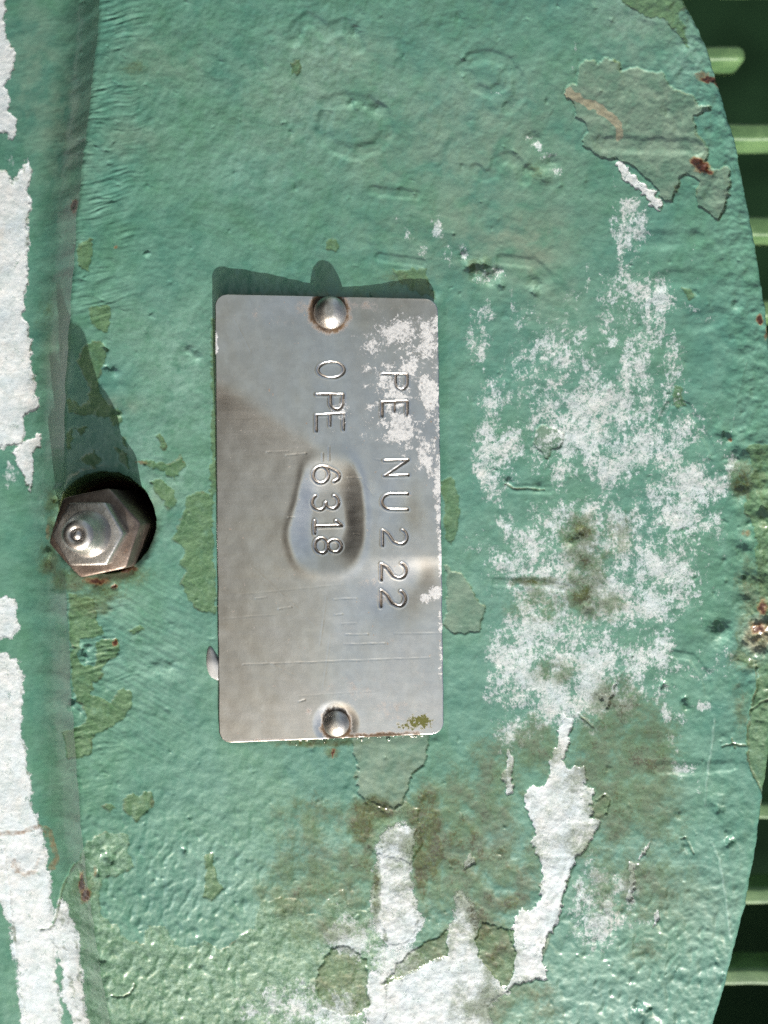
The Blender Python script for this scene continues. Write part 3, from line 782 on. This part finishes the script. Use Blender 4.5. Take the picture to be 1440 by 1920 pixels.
housing = root('machine_housing', 'weathered teal green cast housing with peeling paint, white patches and side fins', 'machine housing', CX, CY)
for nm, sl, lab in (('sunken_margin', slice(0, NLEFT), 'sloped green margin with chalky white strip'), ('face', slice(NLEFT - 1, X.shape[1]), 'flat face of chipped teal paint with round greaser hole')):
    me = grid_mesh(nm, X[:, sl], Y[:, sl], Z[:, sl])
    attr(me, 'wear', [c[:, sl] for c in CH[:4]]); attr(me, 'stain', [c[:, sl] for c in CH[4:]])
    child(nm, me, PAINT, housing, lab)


def surf_z(px, py):
    r = np.argmin(np.abs(rows - py)); c = np.argmin(np.abs(X[r] - px))
    return float(Z[r, c])


# ------------------------------------------------------------------ cooling fins behind the rim
def fin_material():
    n = NT('green_fin_paint')
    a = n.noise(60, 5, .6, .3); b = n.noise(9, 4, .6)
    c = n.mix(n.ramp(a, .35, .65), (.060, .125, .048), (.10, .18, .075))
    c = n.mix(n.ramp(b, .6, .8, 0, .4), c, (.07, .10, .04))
    n.bump(b, 1.5, .6)
    return n.out(Base_Color=c, Roughness=.5)


FIN = fin_material()


def rounded_bar(name, x0, x1, y0, y1, z0, z1, r=9, round_end=False):
    """bar with a rounded crest (z1) running along x"""
    prof = [(y0, z0)]
    for i in range(7):
        a = math.pi - i * math.pi / 2 / 6
        prof.append((y0 + r + r * math.cos(a), z1 - r + r * math.sin(a)))
    for i in range(7):
        a = math.pi / 2 - i * math.pi / 2 / 6
        prof.append((y1 - r + r * math.cos(a), z1 - r + r * math.sin(a)))
    prof.append((y1, z0))
    xs = list(np.linspace(x0, x1, 12))
    if round_end:
        xs = list(np.linspace(x0, x1 - 26, 10)) + [x1 - 26 + 26 * math.sin(a) for a in np.linspace(.15, math.pi / 2, 8)]
    co = []
    ym = (y0 + y1) / 2
    for x_ in xs:
        s_ = 1.0; dz = 0
        if round_end and x_ > x1 - 26:
            tt = (x_ - (x1 - 26)) / 26
            s_ = max(.02, math.sqrt(max(0, 1 - tt * tt))); dz = (1 - s_) * 30
        for (py, pz) in prof:
            co.append(((x_ - CX) * S, (CY - (ym + (py - ym) * s_ + .8 * math.sin(x_ * .05 + y0))) * S, (pz - dz if pz > z0 else pz) * S))
    k_ = len(prof); q = []
    for i in range(len(xs) - 1):
        for j in range(k_ - 1):
            q.append((i * k_ + j, (i + 1) * k_ + j, (i + 1) * k_ + j + 1, i * k_ + j + 1))
    return raw_mesh(name, np.array(co), np.array(q)[:, ::-1])


FZ = -235.0
for (ya, yb2, xend) in [(84, 106, 1404), (229, 256, None), (404, 436, None), (560, 588, None), (1505, 1530, None), (1664, 1690, None), (1816, 1842, None), (1960, 1985, None), (-70, -45, None)]:
    xa, y0 = true_xy(1180, ya, FZ); _, y1 = true_xy(0, yb2 + 7, FZ)
    xz = 1720 if xend is None else true_xy(xend, 0, FZ)[0]
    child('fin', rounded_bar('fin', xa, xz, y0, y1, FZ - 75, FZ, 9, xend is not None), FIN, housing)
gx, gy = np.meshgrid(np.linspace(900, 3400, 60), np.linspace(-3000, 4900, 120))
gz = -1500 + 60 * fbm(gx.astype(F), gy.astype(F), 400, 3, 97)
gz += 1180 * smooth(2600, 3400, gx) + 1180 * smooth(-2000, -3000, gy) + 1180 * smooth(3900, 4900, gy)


def gap_shade_material():
    n = NT('painted_gap_shade')
    return n.out(Base_Color=n.mix(n.noise(90, 4), (.005, .016, .007), (.010, .030, .013)), Roughness=.9, Specular_IOR_Level=.08)  # near-black colour stands in for the deep shade between the fins


child('shade_backdrop', grid_mesh('shade_backdrop', gx, gy, gz), gap_shade_material(), housing, 'near-black sheet behind the fins with the gap shade painted in')

# ------------------------------------------------------------------ the stamped plate
TL, TR, BR, BL = (403, 552), (820, 561), (832, 1375), (411, 1393)
nr, nc = 560, 290
vv = np.linspace(0, 1, nr); uu = np.linspace(0, 1, nc)
U, V = np.meshgrid(uu, vv)
Wp, Hp, rc = 421.0, 828.0, 23.0
dv = np.minimum(V, 1 - V) * Hp
inset = np.where(dv < rc, rc - np.sqrt(np.clip(rc ** 2 - (rc - dv) ** 2, 0, None)), 0) / Wp
# row spacing denser at both ends so that the corners stay round
U2 = inset + U * (1 - 2 * inset)
PX = (1 - V) * ((1 - U2) * TL[0] + U2 * TR[0]) + V * ((1 - U2) * BL[0] + U2 * BR[0])
PY = (1 - V) * ((1 - U2) * TL[1] + U2 * TR[1]) + V * ((1 - U2) * BL[1] + U2 * BR[1])
PX = PX.astype(F); PY = PY.astype(F)
PX += (.8 * perlin(PY / 40, PY * 0 + 2.2, 201) * np.abs(2 * U - 1) ** 8).astype(F)


def softplus(x, w_):
    return w_ * np.logaddexp(0, x / w_)


# gentle bends: a fold running down from the left edge, a ridge up the middle, lifted top corners
n_fold = np.array([-.524, .852])
s_f = (PX - 405) * n_fold[0] + (PY - 722) * n_fold[1]
s_f = softplus(s_f, 7)
PZ = 13.0 - 7.5 * (1 - np.exp(-s_f / 78))
s_r = softplus(PX - 628, 9) * smooth(1040, 1100, PY)
PZ -= 4.4 * (1 - np.exp(-s_r / 65))
PZ += 2.5 * smooth(1080, 1390, PY)
s_q = softplus(PX - 690, 25) * smooth(1060, 860, PY)
PZ -= 3.0 * (1 - np.exp(-s_q / 90)) * smooth(640, 800, PY)
PZ += np.where(U < .5, 1.0, 7.0) * ((U - .5) / .5) ** 2 * smooth(760, 556, PY)
PZ += .046 * (softplus(690 - PX, 30) - 60) * np.exp(-s_f / 45)
PZ -= 5.0 * np.exp(-((PX - 618) / 95) ** 2 - ((PY - 566) / 55) ** 2)
# pear-shaped dent below the second line of figures
cy_ = PY - 975
wd = 56 + 9 * smooth(-80, 20, cy_) + 0 * PX
ctr = 622 - 8 * smooth(-90, 40, cy_)
pxw = PX + 5 * fbm(PX, PY, 70, 2, 207)
d1 = (np.abs((pxw - ctr) / wd) ** 3 + np.abs(np.where(cy_ > 0, cy_ / 92, cy_ / 112)) ** 3) ** (1 / 3)
PZ -= 5.6 * (1 - smooth(.46, 1.05, d1))
PZ += .8 * np.exp(-((d1 - 1.10) / .12) ** 2)
# softer hollows round the first line
PZ -= 4.0 * np.exp(-((PX - 742) / 44) ** 2 - ((PY - 1120) / 44) ** 2)
PZ -= 3.0 * np.exp(-((PX - 752) / 40) ** 2 - ((PY - 950) / 60) ** 2)
PZ -= 2.4 * np.exp(-((PX - 785) / 26) ** 2 - ((PY - 1080) / 34) ** 2)
# dished round the bottom rivet
d2 = np.hypot(PX - 630, PY - 1357)
PZ -= 3.5 * (1 - smooth(20, 46, d2))
PZ += .6 * fbm(PX, PY, 90, 3, 205)
PZ -= CURVE * (PY - 1050) ** 2

# stamped characters: strokes in a unit box, reading direction = down the picture
A = lambda cx, cy, rx, ry, a0, a1, n=14: [(cx + rx * math.cos(math.radians(a0 + (a1 - a0) * i / n)), cy + ry * math.sin(math.radians(a0 + (a1 - a0) * i / n))) for i in range(n + 1)]
GLY = {
    'P': [[(0.06, 0), (0.06, 1)], [(0.06, 1), (.55, 1)] + A(.55, .76, .40, .24, 90, -90) + [(0.06, .52)]],
    'E': [[(1, 1), (0.06, 1), (0.06, 0), (1, 0)], [(0.06, .5), (.72, .5)]],
    'N': [[(0.04, 0), (0.04, 1), (.96, 0), (.96, 1)]],
    'U': [[(0.04, 1), (0.04, .36)] + A(.5, .36, .46, .36, 180, 360) + [(.96, 1)]],
    '2': [A(.48, .72, .44, .28, 160, -20) + [(.78, .46), (.30, .24), (.06, 0), (1, 0)]],
    'O': [A(.5, .5, .46, .5, 0, 360, 26)],
    '6': [A(.5, .30, .46, .30, 0, 360, 20), [(.90, .80)] + A(.60, .64, .36, .36, 60, 130, 8) + [(.10, .56), (.04, .34)]],
    '3': [A(.45, .74, .42, .26, 160, -80), A(.47, .25, .47, .27, 90, -150)],
    '1': [[(.16, .80), (.40, .97), (.46, 1.0), (.46, 0)], [(.10, 0), (.92, 0)]],
    '8': [A(.5, .74, .38, .26, 0, 360, 20), A(.5, .25, .46, .25, 0, 360, 20)],
    '-': [[(0, .5), (1, .5)]],
}
CHARS = [('P', 700, 732, 717, 763), ('E', 752, 780, 716, 763), ('N', 862, 893, 721, 765), ('U', 925, 957, 716, 764), ('2', 992, 1023, 717, 763), ('2', 1055, 1087, 715, 762), ('2', 1106, 1139, 714, 760),
         ('O', 678, 710, 596, 645), ('P', 738, 770, 594, 643), ('E', 775, 807, 593, 644), ('6', 873, 907, 587, 636), ('3', 928, 958, 586, 635), ('1', 973, 1002, 590, 641), ('8', 1008, 1039, 590, 640),
         ('-', 838, 863, 612, 622), ('-', 850, 864, 600, 610)]
groove = np.zeros_like(PX)
crng = np.random.RandomState(12)
TILT = {('P', 700): 1.5, ('E', 752): -2.0, ('N', 862): -1.5, ('2', 1055): -1.5, ('2', 1106): 2.0, ('E', 775): -2.5, ('6', 873): -2.0, ('1', 973): -1.5, ('8', 1008): 1.0}
for ch, ya, yb2, xa, xb2 in CHARS:
    mk = (PX > xa - 14) & (PX < xb2 + 14) & (PY > ya - 14) & (PY < yb2 + 14)
    px, py = PX[mk], PY[mk]
    best = np.full(px.shape, 1e9, F)
    for st in GLY[ch]:
        tl = TILT.get((ch, ya), 0.0)
        pts = [(xa + (xb2 - xa) * h_, ya + (yb2 - ya) * w_ + tl * (h_ - .5)) for (w_, h_) in st]
        best = np.minimum(best, seg_dist(px, py, pts))
    amp = .10 if ch == '-' else float(crng.uniform(.72, 1.15))
    best = best + .9 * fbm(px, py, 16, 2, 260)
    dz = -2.6 * amp * (1 - smooth(.4, 2.4, best)) + .5 * amp * np.exp(-((best - 3.4) / 1.3) ** 2)
    PZ[mk] += dz
    groove[mk] = np.maximum(groove[mk], amp * (1 - smooth(.6, 2.4, best)))
# scratches across the plate
for (xa, ya, xb2, yb2, dp) in [(456, 1246, 806, 1233, .30), (626, 1124, 668, 1122, .4), (628, 1153, 642, 1152, .4), (640, 1170, 668, 1168, .35), (648, 1190, 690, 1189, .4), (646, 1208, 722, 1206, .45), (740, 1188, 832, 1187, .25),
                               (522, 1142, 546, 1138, .3), (480, 1122, 500, 1120, .3), (450, 1115, 640, 1096, .12), (536, 854, 574, 850, .4), (500, 848, 540, 846, .2), (600, 1210, 612, 1120, .12), (620, 1190, 606, 1290, .10), (500, 1240, 556, 1268, .2),
                               (652, 896, 676, 896, .3), (660, 872, 700, 930, .12), (420, 1160, 520, 1152, .12), (540, 970, 552, 970, .4), (664, 1001, 676, 1002, .4), (560, 1316, 572, 1312, .4), (440, 600, 470, 660, .10), (470, 1060, 600, 1180, .07), (700, 860, 714, 862, .3), (560, 1305, 700, 1296, .12)]:
    mk = (PX > min(xa, xb2) - 5) & (PX < max(xa, xb2) + 5) & (PY > min(ya, yb2) - 5) & (PY < max(ya, yb2) + 5)
    dd = seg_dist(PX[mk], PY[mk] + .8 * perlin(PX[mk] / 30, PY[mk] * 0, 271), [(xa, ya), (xb2, yb2)])
    PZ[mk] -= dp * (1 - smooth(.3, 1.7, dd)) * (.4 + .9 * np.clip(.5 + perlin(PX[mk] / 14, PY[mk] / 14, 273), 0, 1))
# masks for the plate's skin
pw = 9 * fbm(PX, PY, 40, 4, 220, .6); pw2 = 9 * fbm(PX, PY, 40, 4, 240, .6)


def pblob(x, y, rx, ry, a):
    return a * np.exp(-(((PX + pw - x) / rx) ** 2 + ((PY + pw2 - y) / ry) ** 2) ** 1.2)


oxide = np.zeros_like(PX); prust = np.zeros_like(PX); moss = np.zeros_like(PX)
for b in [(745, 620, 44, 34, .9), (700, 650, 40, 34, .7), (800, 640, 26, 60, .85), (770, 690, 40, 34, .8), (690, 690, 24, 12, .7), (740, 740, 46, 40, .78), (800, 740, 24, 60, .9), (760, 800, 60, 40, .8), (640, 780, 16, 40, .6), (620, 805, 16, 12, .5), (700, 760, 24, 20, .6),
          (800, 850, 26, 60, .7), (824, 900, 12, 120, .8), (825, 1030, 8, 120, .7), (815, 1110, 18, 20, .9), (800, 1120, 16, 16, .7), (826, 1180, 7, 100, .6), (820, 590, 12, 30, .7), (405, 640, 5, 24, 1.0), (735, 1130, 34, 16, .35), (745, 860, 30, 16, .4), (815, 570, 14, 8, .7)]:
    oxide = np.maximum(oxide, pblob(*b))
oxide = np.maximum(oxide, .50 * smooth(640, 720, PX + pw) * smooth(560, 600, PY) * smooth(900, 800, PY + pw2))
for x_, y_, r_, a_ in [(618, 585, 41, 1.0), (630, 1358, 31, .95), (690, 1385, 1, 0)]:
    rr = np.hypot(PX + .7 * pw - x_, PY + .7 * pw2 - y_)
    prust = np.maximum(prust, a_ * (1 - smooth(r_ * .62, r_ * 1.35, rr + 6 * fbm(PX, PY, 22, 3, 281))))
for b in [(560, 575, 30, 16, .45), (660, 572, 40, 12, .40), (480, 590, 10, 20, .35), (665, 1290, 70, 40, .32), (700, 1090, 40, 20, .34), (715, 1125, 16, 20, .42), (580, 1335, 10, 8, .55), (720, 1378, 110, 7, .8), (500, 1388, 120, 5, .5), (740, 1330, 90, 50, .30), (540, 600, 60, 20, .3), (690, 575, 60, 14, .4), (700, 1180, 90, 60, .22), (790, 1280, 30, 60, .25)]:
    prust = np.maximum(prust, pblob(*b))
moss = np.maximum(pblob(790, 1352, 24, 16, 1.0), pblob(770, 1362, 30, 12, .7))


def plate_material():
    n = NT('stainless_plate')
    ox, ru, mo, gr = n.attr('skin')
    big = n.noise(140, 4, .6, .6); mid = n.noise(24, 5, .65, .3, w=2.); fine = n.noise(5, 3, .6, w=3.)
    streak = n.noise(6, 3, .6, co=n.scaled(.035, 1, 1), w=8.)
    col = n.mix(n.ramp(mid, .35, .7), (.57, .57, .572), (.67, .67, .672))
    on = n.math('ADD', n.math('MULTIPLY', n.noise(30, 10, .80, .3, w=11.), .85), n.math('MULTIPLY', fine, .25))
    om = n.ramp(n.math('SUBTRACT', on, n.math('SUBTRACT', .715, n.math('MULTIPLY', ox, .30))), -.01, .06)
    om = n.math('MULTIPLY', om, n.ramp(ox, .03, .15))
    om = n.math('MULTIPLY', om, n.ramp(fine, .3, .6, .35, .75))
    col = n.mix(om, col, (.66, .675, .69))
    rs = n.math('ADD', n.math('MULTIPLY', n.noise(20, 8, .75, .3, w=15.), .7), n.math('MULTIPLY', fine, .3))
    rm = n.math('MULTIPLY', n.ramp(n.math('ADD', rs, n.math('MULTIPLY', ru, .62)), .66, 1.0), n.ramp(ru, .02, .2))
    dots = n.ramp(n.noise(7, 2, .5, w=19.), .70, .75)
    rm = n.math('MAXIMUM', rm, n.math('MULTIPLY', dots, .75))
    rcol = n.mix(n.ramp(ru, .5, 1.), (.17, .105, .055), (.045, .030, .020))
    col = n.mix(rm, col, rcol)
    mm = n.math('MULTIPLY', n.ramp(n.math('ADD', fine, n.math('MULTIPLY', mo, .35)), .62, .78), n.ramp(mo, .05, .4))
    col = n.mix(mm, col, (.10, .105, .018))
    gm = n.math('MULTIPLY', n.ramp(gr, .2, .9), n.ramp(mid, .3, .6, .6, 1.0))
    col = n.mix(gm, col, (.14, .105, .075))
    nonmetal = n.math('MAXIMUM', n.math('MAXIMUM', om, rm), n.math('MAXIMUM', mm, n.math('MULTIPLY', gm, .8)))
    ro = n.math('ADD', n.ramp(big, .3, .7, .265, .33), n.math('MULTIPLY', n.math('SUBTRACT', streak, .5), .12))
    ro = n.fmix(nonmetal, ro, .8)
    h = n.math('ADD', n.math('MULTIPLY', streak, .12), n.math('MULTIPLY', fine, .25))
    h = n.math('ADD', h, n.math('MULTIPLY', om, .4))
    n.bump(h, .35, .8)
    return n.out(Base_Color=col, Roughness=ro, Metallic=n.math('SUBTRACT', 1.0, n.math('MULTIPLY', nonmetal, .95)))


PLATE = plate_material()
kx = 1 - PZ / D
tX = CX + (PX - CX) * kx; tY = CY + (PY - CY) * kx
# closed sheet: top grid + rim going round + underside fan
idx = np.arange(nr * nc).reshape(nr, nc)
loop = np.concatenate([idx[0, :], idx[1:, -1], idx[-1, -2::-1], idx[-2:0:-1, 0]])
co = np.stack([(tX - CX) * S, (CY - tY) * S, PZ * S], -1).reshape(-1, 3)
# round over the very edge
low1 = co[loop].copy(); low1[:, 2] -= 1.2 * S
ctr = co.mean(0)
low1[:, :2] += (low1[:, :2] - ctr[:2]) / np.linalg.norm(low1[:, :2] - ctr[:2], axis=1)[:, None] * .9 * S
low2 = low1.copy(); low2[:, 2] -= 4.6 * S
bot = co.copy(); bot[:, 2] -= 5.8 * S
allco = np.concatenate([co, low1, low2, bot])
n0 = len(co); nl = len(loop)
a, b, c, d = idx[:-1, :-1], idx[1:, :-1], idx[1:, 1:], idx[:-1, 1:]
Q = [np.stack([a, b, c, d], -1).reshape(-1, 4), np.stack([a, d, c, b], -1).reshape(-1, 4) + n0 + 2 * nl]
i0 = np.arange(nl); i1 = (i0 + 1) % nl
Q.append(np.stack([loop[i0], loop[i1], n0 + i1, n0 + i0], -1))
Q.append(np.stack([n0 + i0, n0 + i1, n0 + nl + i1, n0 + nl + i0], -1))
Q.append(np.stack([n0 + nl + i0, n0 + nl + i1, n0 + 2 * nl + loop[i1], n0 + 2 * nl + loop[i0]], -1))
me = raw_mesh('name_plate', allco, np.concatenate(Q))


def pad(c):
    f = c.ravel()
    return np.concatenate([f, f[loop], f[loop], f])


attr(me, 'skin', [pad(oxide), pad(prust), pad(moss), pad(groove)])
top('name_plate', me, PLATE, 'grey metal plate stamped with letters and figures, riveted to the green face', 'name plate')


def plate_z(px, py):
    i = np.argmin((PX - px) ** 2 + (PY - py) ** 2)
    return float(PZ.ravel()[i])


# ------------------------------------------------------------------ lathe and hexagon helpers
def lathe(name, prof, n=64, dent=None):
    co = []; q = []
    for (r, z) in prof:
        for j in range(n):
            a = 2 * math.pi * j / n
            co.append((r * math.cos(a), r * math.sin(a), z))
    for i in range(len(prof) - 1):
        for j in range(n):
            k2 = (j + 1) % n
            q.append((i * n + j, i * n + k2, (i + 1) * n + k2, (i + 1) * n + j))
    co = np.array(co)
    if dent is not None:
        co = dent(co)
    return raw_mesh(name, co * S, np.array(q))


def hexagon(name, ra, z0, z1, rot, bore=0.0, chamfer=.5, n=96, soft=2.0):
    """hexagonal prism, apothem from circum-radius ra, chamfered top"""
    ap = ra * math.cos(math.pi / 6)
    co = []; q = []
    ringf = [bore / ra if bore else .001, .4, .7, .90, .96, 1.0]
    th = [rot + 2 * math.pi * j / n for j in range(n)]

    def rad(a):
        b = (a - rot + math.pi / 6) % (math.pi / 3) - math.pi / 6
        # corners sit at rot + k*60deg
        r = ap / math.cos(math.pi / 6 - abs(b))
        return min(r, ra * .985)
    rings = []
    for f in ringf:
        rings.append([(rad(a) * f, z1 - chamfer * max(0, rad(a) * f - ap * .955)) for a in th])
    zz = [rings[-1][j][1] for j in range(n)]
    rings.append([(rad(th[j]) + .6, zz[j] - soft) for j in range(n)])
    rings.append([(rad(th[j]) + .6, z0) for j in range(n)])
    for ring in rings:
        for j, (r, z) in enumerate(ring):
            co.append((r * math.cos(th[j]), r * math.sin(th[j]), z))
    for i in range(len(rings) - 1):
        for j in range(n):
            k2 = (j + 1) % n
            q.append((i * n + j, (i + 1) * n + j, (i + 1) * n + k2, i * n + k2))
    return raw_mesh(name, np.array(co) * S, np.array(q))


def metal(name, c1, c2, rust_amt, rough, ox=(.16, .065, .028), met=1.0, size=26):
    n = NT(name)
    a = n.noise(size, 6, .65, .5); b = n.noise(5, 4, .6, w=2.)
    col = n.mix(n.ramp(a, .35, .65), c1, c2)
    rm = n.ramp(n.math('ADD', n.math('MULTIPLY', n.noise(size * 1.3, 8, .7, .4, w=7.), .8), n.math('MULTIPLY', b, .25)), .80 - rust_amt, .92 - rust_amt)
    rcol = n.mix(n.ramp(b, .35, .7), ox, tuple(v * 2.0 for v in ox))
    col = n.mix(rm, col, rcol)
    n.bump(n.math('ADD', b, n.math('MULTIPLY', a, .7)), .8, .7)
    return n.out(Base_Color=col, Roughness=n.fmix(rm, rough, .75), Metallic=n.math('SUBTRACT', met, n.math('MULTIPLY', rm, met * .9)))


STEEL = metal('worn_steel', (.46, .44, .42), (.58, .56, .54), .10, .38)
RIVET = metal('rivet_steel', (.50, .48, .45), (.62, .60, .57), .12, .42, size=14)
RUSTY = metal('rusty_steel', (.17, .135, .115), (.25, .205, .175), .24, .5, ox=(.072, .042, .027))

# ------------------------------------------------------------------ rivets
pz1 = plate_z(618, 586 + 34)
x1, y1 = true_xy(618.5, 585, pz1 + 8)


def dome(r, h, flat=.35, skirt=4):
    pr = [(r * .97, -skirt), (r, 0), (r * .995, 1.5)]
    for i in range(1, 15):
        a = i / 14 * math.pi / 2
        rr = r * math.cos(a); z = 2 + (h - 2) * math.sin(a)
        if rr < r * flat:
            z = 2 + (h - 2) * math.sin(math.acos(flat)) + (r * flat - rr) * .03
        pr.append((max(rr, .01), z))
    return pr


def knock(c):
    a = np.arctan2(c[:, 1], c[:, 0])
    c[:, 2] -= np.where(c[:, 2] > 8, .9 * np.sin(3 * a + .5), 0)
    return c


top('rivet', lathe('rivet', dome(31, 26, .36, 14), 64), RIVET, 'large domed steel rivet at the top edge of the stamped plate', 'rivet', x1, y1, pz1 - 1, 'rivets holding the plate')
pz2 = plate_z(630, 1357)
x2, y2 = true_xy(630, 1357.5, pz2 + 6)
top('rivet', lathe('rivet', dome(25, 19, .2, 10), 64), RIVET, 'small dished steel rivet near the bottom edge of the stamped plate', 'rivet', x2, y2, pz2 - 1, 'rivets holding the plate')

# ------------------------------------------------------------------ greaser in the hole
NX, NY = 194.0, 998.0
nut = root('hex_bushing', 'rusty brown hexagonal bushing sitting in the round hole under the greaser', 'bushing', NX, NY, 0)
child('hex_body', hexagon('hex_body', 85, -150, 58, math.radians(12), chamfer=.35), RUSTY, nut)
fit = root('grease_fitting', 'worn steel grease nipple with hexagonal base and ball tip in the round hole', 'grease fitting', NX, NY + 1, 58)
child('hex_base', hexagon('hex_base', 63.5, 0, 40, math.radians(1), chamfer=.22), STEEL, fit)
body = [(41, 39), (42, 42), (41, 46), (37, 52), (35, 62), (33, 70), (30, 78), (28.5, 84), (28.5, 90), (27, 95), (23.5, 98.5), (19, 100), (13.5, 100.6), (11.5, 99), (10.5, 95), (10, 90)]
child('nipple', lathe('nipple', body, 64), STEEL, fit)
ball = [(9.8 * math.cos(a), 93 + 9.8 * math.sin(a)) for a in np.linspace(-.3, math.pi / 2 - .02, 12)]
child('check_ball', lathe('check_ball', ball, 40), STEEL, fit)

# ------------------------------------------------------------------ small blob of sealant squeezed out at the plate's left edge
gu, gv = np.meshgrid(np.linspace(0, 2 * math.pi, 49), np.linspace(0, math.pi / 2, 18))
bl = 1 + .12 * np.sin(2 * gu + .6) + .08 * np.sin(3 * gu)
bx = 399.5 + 12 * bl * np.cos(gv) * np.cos(gu)
by = 1246 + (33 * bl + 0) * np.cos(gv) * np.sin(gu) * 1.0
bz = 9.5 * np.sin(gv) + 1.2 * np.sin(by / 7.0) * np.sin(gv) + surf_z(398, 1246) - 1
bx = bx + 4 * (by - 1246) / 33
me = grid_mesh('sealant_blob', bx, by, bz, True)


def seal_mat():
    n = NT('grey_sealant')
    return n.out(Base_Color=n.mix(n.noise(20, 3), (.24, .25, .25), (.5, .5, .5)), Roughness=.16)


o = bpy.data.objects.new('sealant_blob', me); scene.collection.objects.link(o)
me.materials.append(seal_mat()); o.matrix_world = R
o['label'] = 'small glossy grey blob peeping out under the left edge of the plate'; o['category'] = 'sealant blob'


# ------------------------------------------------------------------ water caught along the plate's bottom edge
def water_mat():
    n = NT('water')
    n.b.inputs['Transmission Weight'].default_value = 1.0
    n.b.inputs['IOR'].default_value = 1.33
    return n.out(Base_Color=(.96, .97, .96), Roughness=.02)


rg = np.random.RandomState(9)
vco = []; vq = []; base = 0
for i in range(26):
    px = rg.uniform(552, 806); py = np.interp(px, [411, 832], [1394.5, 1376.5]) + abs(rg.normal(2.0, 3.0)) - 1
    r = rg.uniform(1.6, 4.2); sx = rg.uniform(.9, 1.8)
    z0 = surf_z(px, py)
    for a_ in np.linspace(0, math.pi / 2, 6):
        for b_ in np.linspace(0, 2 * math.pi, 13)[:-1]:
            vco.append(((px + r * sx * math.cos(a_) * math.cos(b_) - CX) * S, (CY - py - r * math.cos(a_) * math.sin(b_)) * S, (z0 - .6 + r * .8 * math.sin(a_)) * S))
    for ii in range(5):
        for jj in range(12):
            k2 = (jj + 1) % 12
            vq.append((base + ii * 12 + jj, base + ii * 12 + k2, base + (ii + 1) * 12 + k2, base + (ii + 1) * 12 + jj))
    base += 72
me = raw_mesh('water_beads', np.array(vco), np.array(vq))
me.materials.append(water_mat())
o = bpy.data.objects.new('water_beads', me); scene.collection.objects.link(o); o.matrix_world = R
o['label'] = 'tiny glistening water beads along the bottom edge of the plate'; o['category'] = 'water'; o['kind'] = 'stuff'
